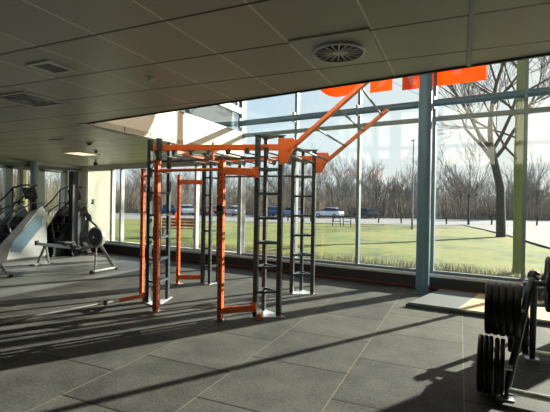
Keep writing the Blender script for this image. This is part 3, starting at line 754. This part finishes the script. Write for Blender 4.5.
def tree_mesh(seed, H_, r, maxd, trunk_f=.35, spread=.7, minr=.01, lean=0):
    rng = random.Random(seed); mt = MB(); mbr = MB()
    top = V((lean, 0, H_*trunk_f))
    pts = [V((0, 0, -.3)), V((0, 0, .15)), V((top.x*.12, 0, top.z*.55)), top]
    mt.tube(pts, [r*1.35, r*1.1, r*.95, r*.85], 10, cap=False)
    for k in range(4):
        a = k*PI/2+rng.uniform(-.5, .5); d = V((math.cos(a)*.75, math.sin(a)*.75, rng.uniform(.6, 1.1))).normalized()
        branch(mbr, top-V((0, 0, rng.uniform(0, .2)*H_*trunk_f)), d, H_*.32, r*.5, 1, rng, 4, maxd, spread, 7, .12, minr)
    branch(mbr, top, V((0, 0, 1)), H_*.34, r*.7, 1, rng, 4, maxd, spread, 7, .1, minr)
    return mt, mbr
def place_tree(mt, mbr, p, rz, label, group, bm_, tm_, name='bare_tree'):
    p = V(p); p.z = gz(p)
    t = thing(name, label, 'tree', p, rz, group)
    obj('trunk', mt, bm_, t, smooth=True); obj('branches', mbr, tm_, t); return t
mt, mbr = tree_mesh(11, 15, .25, 6, .36, .85, .008, -.7)
place_tree(mt, mbr, G(13.7, 25.1), YAW, 'large bare grey-barked tree forking above the lawn at the right', None, bark, bark)
# slim mossy tree by the window
mtt = MB(); rng = random.Random(5)
mtt.tube([(0, 0, -.3), (0, 0, .3), (-.03, 0, 3), (0, .02, 6), (.05, 0, 9.5)], [.16, .13, .12, .11, .08], 14, cap=False)
mbb = MB()
for i in range(11):
    z = 2.9+i*.6; a = rng.uniform(0, 2*PI)
    branch(mbb, V((0, 0, z)), V((math.cos(a), math.sin(a), .45)).normalized(), rng.uniform(1.6, 2.6), .035, 2, rng, 4, 4, .6, 6, .1, .006)
place_tree(mtt, mbb, G(6.42, 10.9), 0, 'slim green mossy tree trunk just outside the right window', None, bark_green, bark)
mt, mbr = tree_mesh(21, 9, .10, 4, .35, .7, .010)
place_tree(mt, mbr, G(19.6, 42), .4, 'small bare tree beside the path behind the right-hand lawn', None, bark, twig)
# trunks close to the left windows
lt = [(-13.6, 9.4, .16), (-14.3, 8.2, .15), (-15.5, 7.6, .12)]
for i, (x, y, r) in enumerate(lt):
    mt, mbr = tree_mesh(40+i, 9, r, 4, .45, .6, .010)
    place_tree(mt, mbr, (x, y, 0), i, 'bare tree trunk close outside the left window wall, %s' % ['the one nearest the facade corner', 'between the two window posts', 'thinnest and farthest out'][i], None, mat('olive bark %d' % i, (.16, .14, .07), .95, noise=.3, nscale=4), bark)
# the wood beyond the road
protos = []
for i in range(5):
    mt, mbr = tree_mesh(100+i, 7.0+i*.6, .10, 4, .30 if i % 2 else .42, .55, .013)
    protos.append(place_tree(mt, mbr, G(-20+i*7, 78), i, 'slender bare tree in the brown wood beyond the road', 'bare trees of the wood beyond the road', twig, twig if i % 2 else twig2))
rng = random.Random(77)
for i in range(175):
    f = rng.uniform(66, 100); r = rng.uniform(-.98, .72)*f
    o = copy_tree(protos[i % 5]); p = G(r, f); o.location = (p.x, p.y, gz(p)); o.rotation_euler = (0, 0, rng.uniform(0, 6.28)); s = rng.uniform(.8, 1.1); o.scale = (s, s, s*rng.uniform(.9, 1.05))
def twigs(n_, region, hmin, hmax, w_, rng):
    mb = MB()
    for i in range(n_):
        p = region(rng); h = rng.uniform(hmin, hmax); a = rng.uniform(0, 6.28); q = p+V((math.cos(a)*h*.25, math.sin(a)*h*.25, h))
        mb.tube([p, (p+q)/2+V((rng.uniform(-.1, .1)*h, rng.uniform(-.1, .1)*h, 0)), q], [w_, w_*.8, w_*.3], 3, cap=False)
    return mb
def reg(rng):
    f = rng.uniform(65, 94); p = G(rng.uniform(-.98, .72)*f, f); p.z = gz(p)-.1; return p
tag(obj('undergrowth', twigs(9000, reg, 1.2, 4.6, .05, random.Random(3)), twig), 'brown bare undergrowth between the trees of the wood beyond the road', 'undergrowth', kind='stuff')
def reg4(rng):
    f = rng.uniform(97, 112); p = G(rng.uniform(-.98, .72)*f, f); p.z = gz(p)-.1; return p
tag(obj('thicket', twigs(6000, reg4, 3.5, 7.5, .07, random.Random(13)), twig2), 'grey thicket of thin stems deep in the wood', 'thicket', kind='stuff')
def reg2(rng):
    p = F(rng.uniform(-4.5, 10), rng.uniform(.9, 1.7)); p.z = -.14; return p
tag(obj('low_hedge', twigs(11000, reg2, .15, .50, .006, random.Random(4)), hedge_m), 'low dry hedge growing along the outside of the facade glass', 'hedge', kind='stuff')
def reg3(rng):
    p = V((rng.uniform(-19, -15), rng.uniform(2, 12), -.15)); return p
tag(obj('bramble', twigs(3500, reg3, .5, 3.4, .02, random.Random(6)), hedge_m), 'tangled brown brambles outside the left window wall', 'shrubs', kind='stuff')

# cars beyond the lawn
def car(p, rz, paint, label):
    p = V(p); p.z = gz(p)+.03
    t = thing('car', label, 'car', p, rz, 'parked cars')
    body = [(-2.05, .35), (-2.1, .75), (-1.95, .95), (-1.2, 1.0), (1.0, .98), (1.85, .82), (2.08, .62), (2.05, .32)]
    obj('body', MB().prism([(x, -.86, z) for x, z in body], (0, 1.72, 0)), paint, t, bevel=.10, seg=3)
    cab = [(-1.75, .96), (-1.35, 1.40), (.20, 1.46), (1.05, .96)]
    obj('window_band', MB().prism([(x, -.76, z) for x, z in cab], (0, 1.52, 0)), car_glass, t, bevel=.06)
    obj('roof', MB().prism([(x, -.70, z) for x, z in [(-1.36, 1.40), (-1.2, 1.465), (.0, 1.50), (.22, 1.455)]], (0, 1.40, 0)), paint, t, bevel=.01)
    for sx in (-1.28, 1.28):
        for sy in (-.80, .80):
            wv_ = obj('wheel', MB().lathe((sx, sy-.1, .31), (0, 1, 0), [(0, .27), (.03, .31), (.17, .31), (.2, .27)], 20), tyre, t, smooth=True)
            obj('rim', MB().lathe((sx, sy+(.1 if sy > 0 else -.1), .31), (0, 1 if sy > 0 else -1, 0), [(0, .19), (.01, .17)], 16), steel, wv_, smooth=True)
    obj('headlamp', MB().box((2.04, .6, .68), (.08, .30, .12)).box((2.04, -.6, .68), (.08, .30, .12)), chrome, t, bevel=.02)
def paint(n_, c): return mat('car paint '+n_, c, .25, noise=.03, nscale=1)
cars = [(168, 62, 'blue', (.03, .07, .22), 'dark blue car parked farthest left beyond the lawn'), (186, 60, 'white', (.75, .75, .75), 'white car parked next to the dark blue one beyond the lawn'),
        (209, 61, 'red', (.45, .05, .04), 'red car seen through the far left tower of the rig'), (234, 60, 'silver', (.5, .52, .55), 'silver car seen between the orange frame and the near right tower'),
        (271, 62, 'navy', (.06, .11, .26), 'navy car seen through the near right ladder tower'), (292, 60, 'pale blue', (.30, .40, .55), 'pale blue car seen through the far right ladder tower'),
        (329, 60, 'bright white', (.85, .86, .88), 'bright white car standing alone right of the rig'), (366, 61, 'graphite', (.05, .055, .065), 'graphite car parked left of the lamp post')]
for i, (px, f, nme, colr, lab) in enumerate(cars):
    car(G((px-275)/415*f, f), YAW+[1.85, 1.95, 2.05, 2.1, 1.9, 1.95, 2.55, 1.9][i], paint(nme, colr), lab)
# lamp post
p = G(10.5, 31.7); t = thing('lamp_post', 'tall thin grey lamp post on the lawn left of the blue-grey column', 'lamp post', (p.x, p.y, gz(p)), YAW)
obj('pole', MB().lathe((0, 0, -.2), (0, 0, 1), [(0, .08), (1.2, .08), (1.25, .055), (7.0, .045)], 14), alu, t, smooth=True)
obj('lamp_head', MB().box((0, .15, 6.84), (.16, .45, .08)), alu, t, bevel=.02)
# road rail
p = G(17, 44); t = thing('guard_rail', 'long low dark rail fence along the far edge of the lawn', 'fence', (p.x, p.y, gz(p)), YAW)
obj('rail', MB().box((0, 0, .62), (32, .06, .10)), bark, t)
for i in range(14): obj('rail_post', MB().box((-15.6+i*2.4, 0, .30), (.12, .12, .72)), bark, t)
# bench, cone, hoops built in place of a reflection
p = G(-4.6, 20.0); t = thing('bench', 'red-brown slatted bench on the lawn seen through the far left frame of the rig', 'bench', (p.x, p.y, gz(p)), YAW)
for i in range(3): obj('seat_slat', MB().box((0, -.15+i*.15, .45), (1.8, .12, .04)), brick_m, t)
for i in range(3): obj('back_slat', MB().box((0, .26, .58+i*.15), (1.8, .04, .12)), brick_m, t)
for sx in (-.75, .75): obj('leg', MB().box((sx, .02, .21), (.08, .45, .42)), slate, t)
p = G(-7.6, 32.0); t = thing('traffic_cone', 'orange traffic cone on the lawn behind the left side of the rig', 'traffic cone', (p.x, p.y, gz(p)))
obj('cone', MB().lathe((0, 0, .03), (0, 0, 1), [(0, .22), (.95, .04)], 20), film_orange, t, smooth=True); obj('base', MB().box((0, 0, .015), (.5, .5, .03)), film_orange, t)
for i, r in enumerate((5.2, 6.1)):
    p = G(r, 35); t = thing('reflection_hoop', 'black tubular reflection hoop on the lawn below the white car, %s one' % ('left' if i == 0 else 'right'), 'reflection hoop', (p.x, p.y, gz(p)), YAW)
    obj('hoop', MB().tube([(-.32, 0, -.1), (-.32, 0, .75), (-.24, 0, .88), (.24, 0, .88), (.32, 0, .75), (.32, 0, -.1)], .035, 8), black, t, smooth=True)
    obj('cross_bar', MB().tube([(-.32, 0, .42), (.32, 0, .42)], .025, 8), black, t, smooth=True)
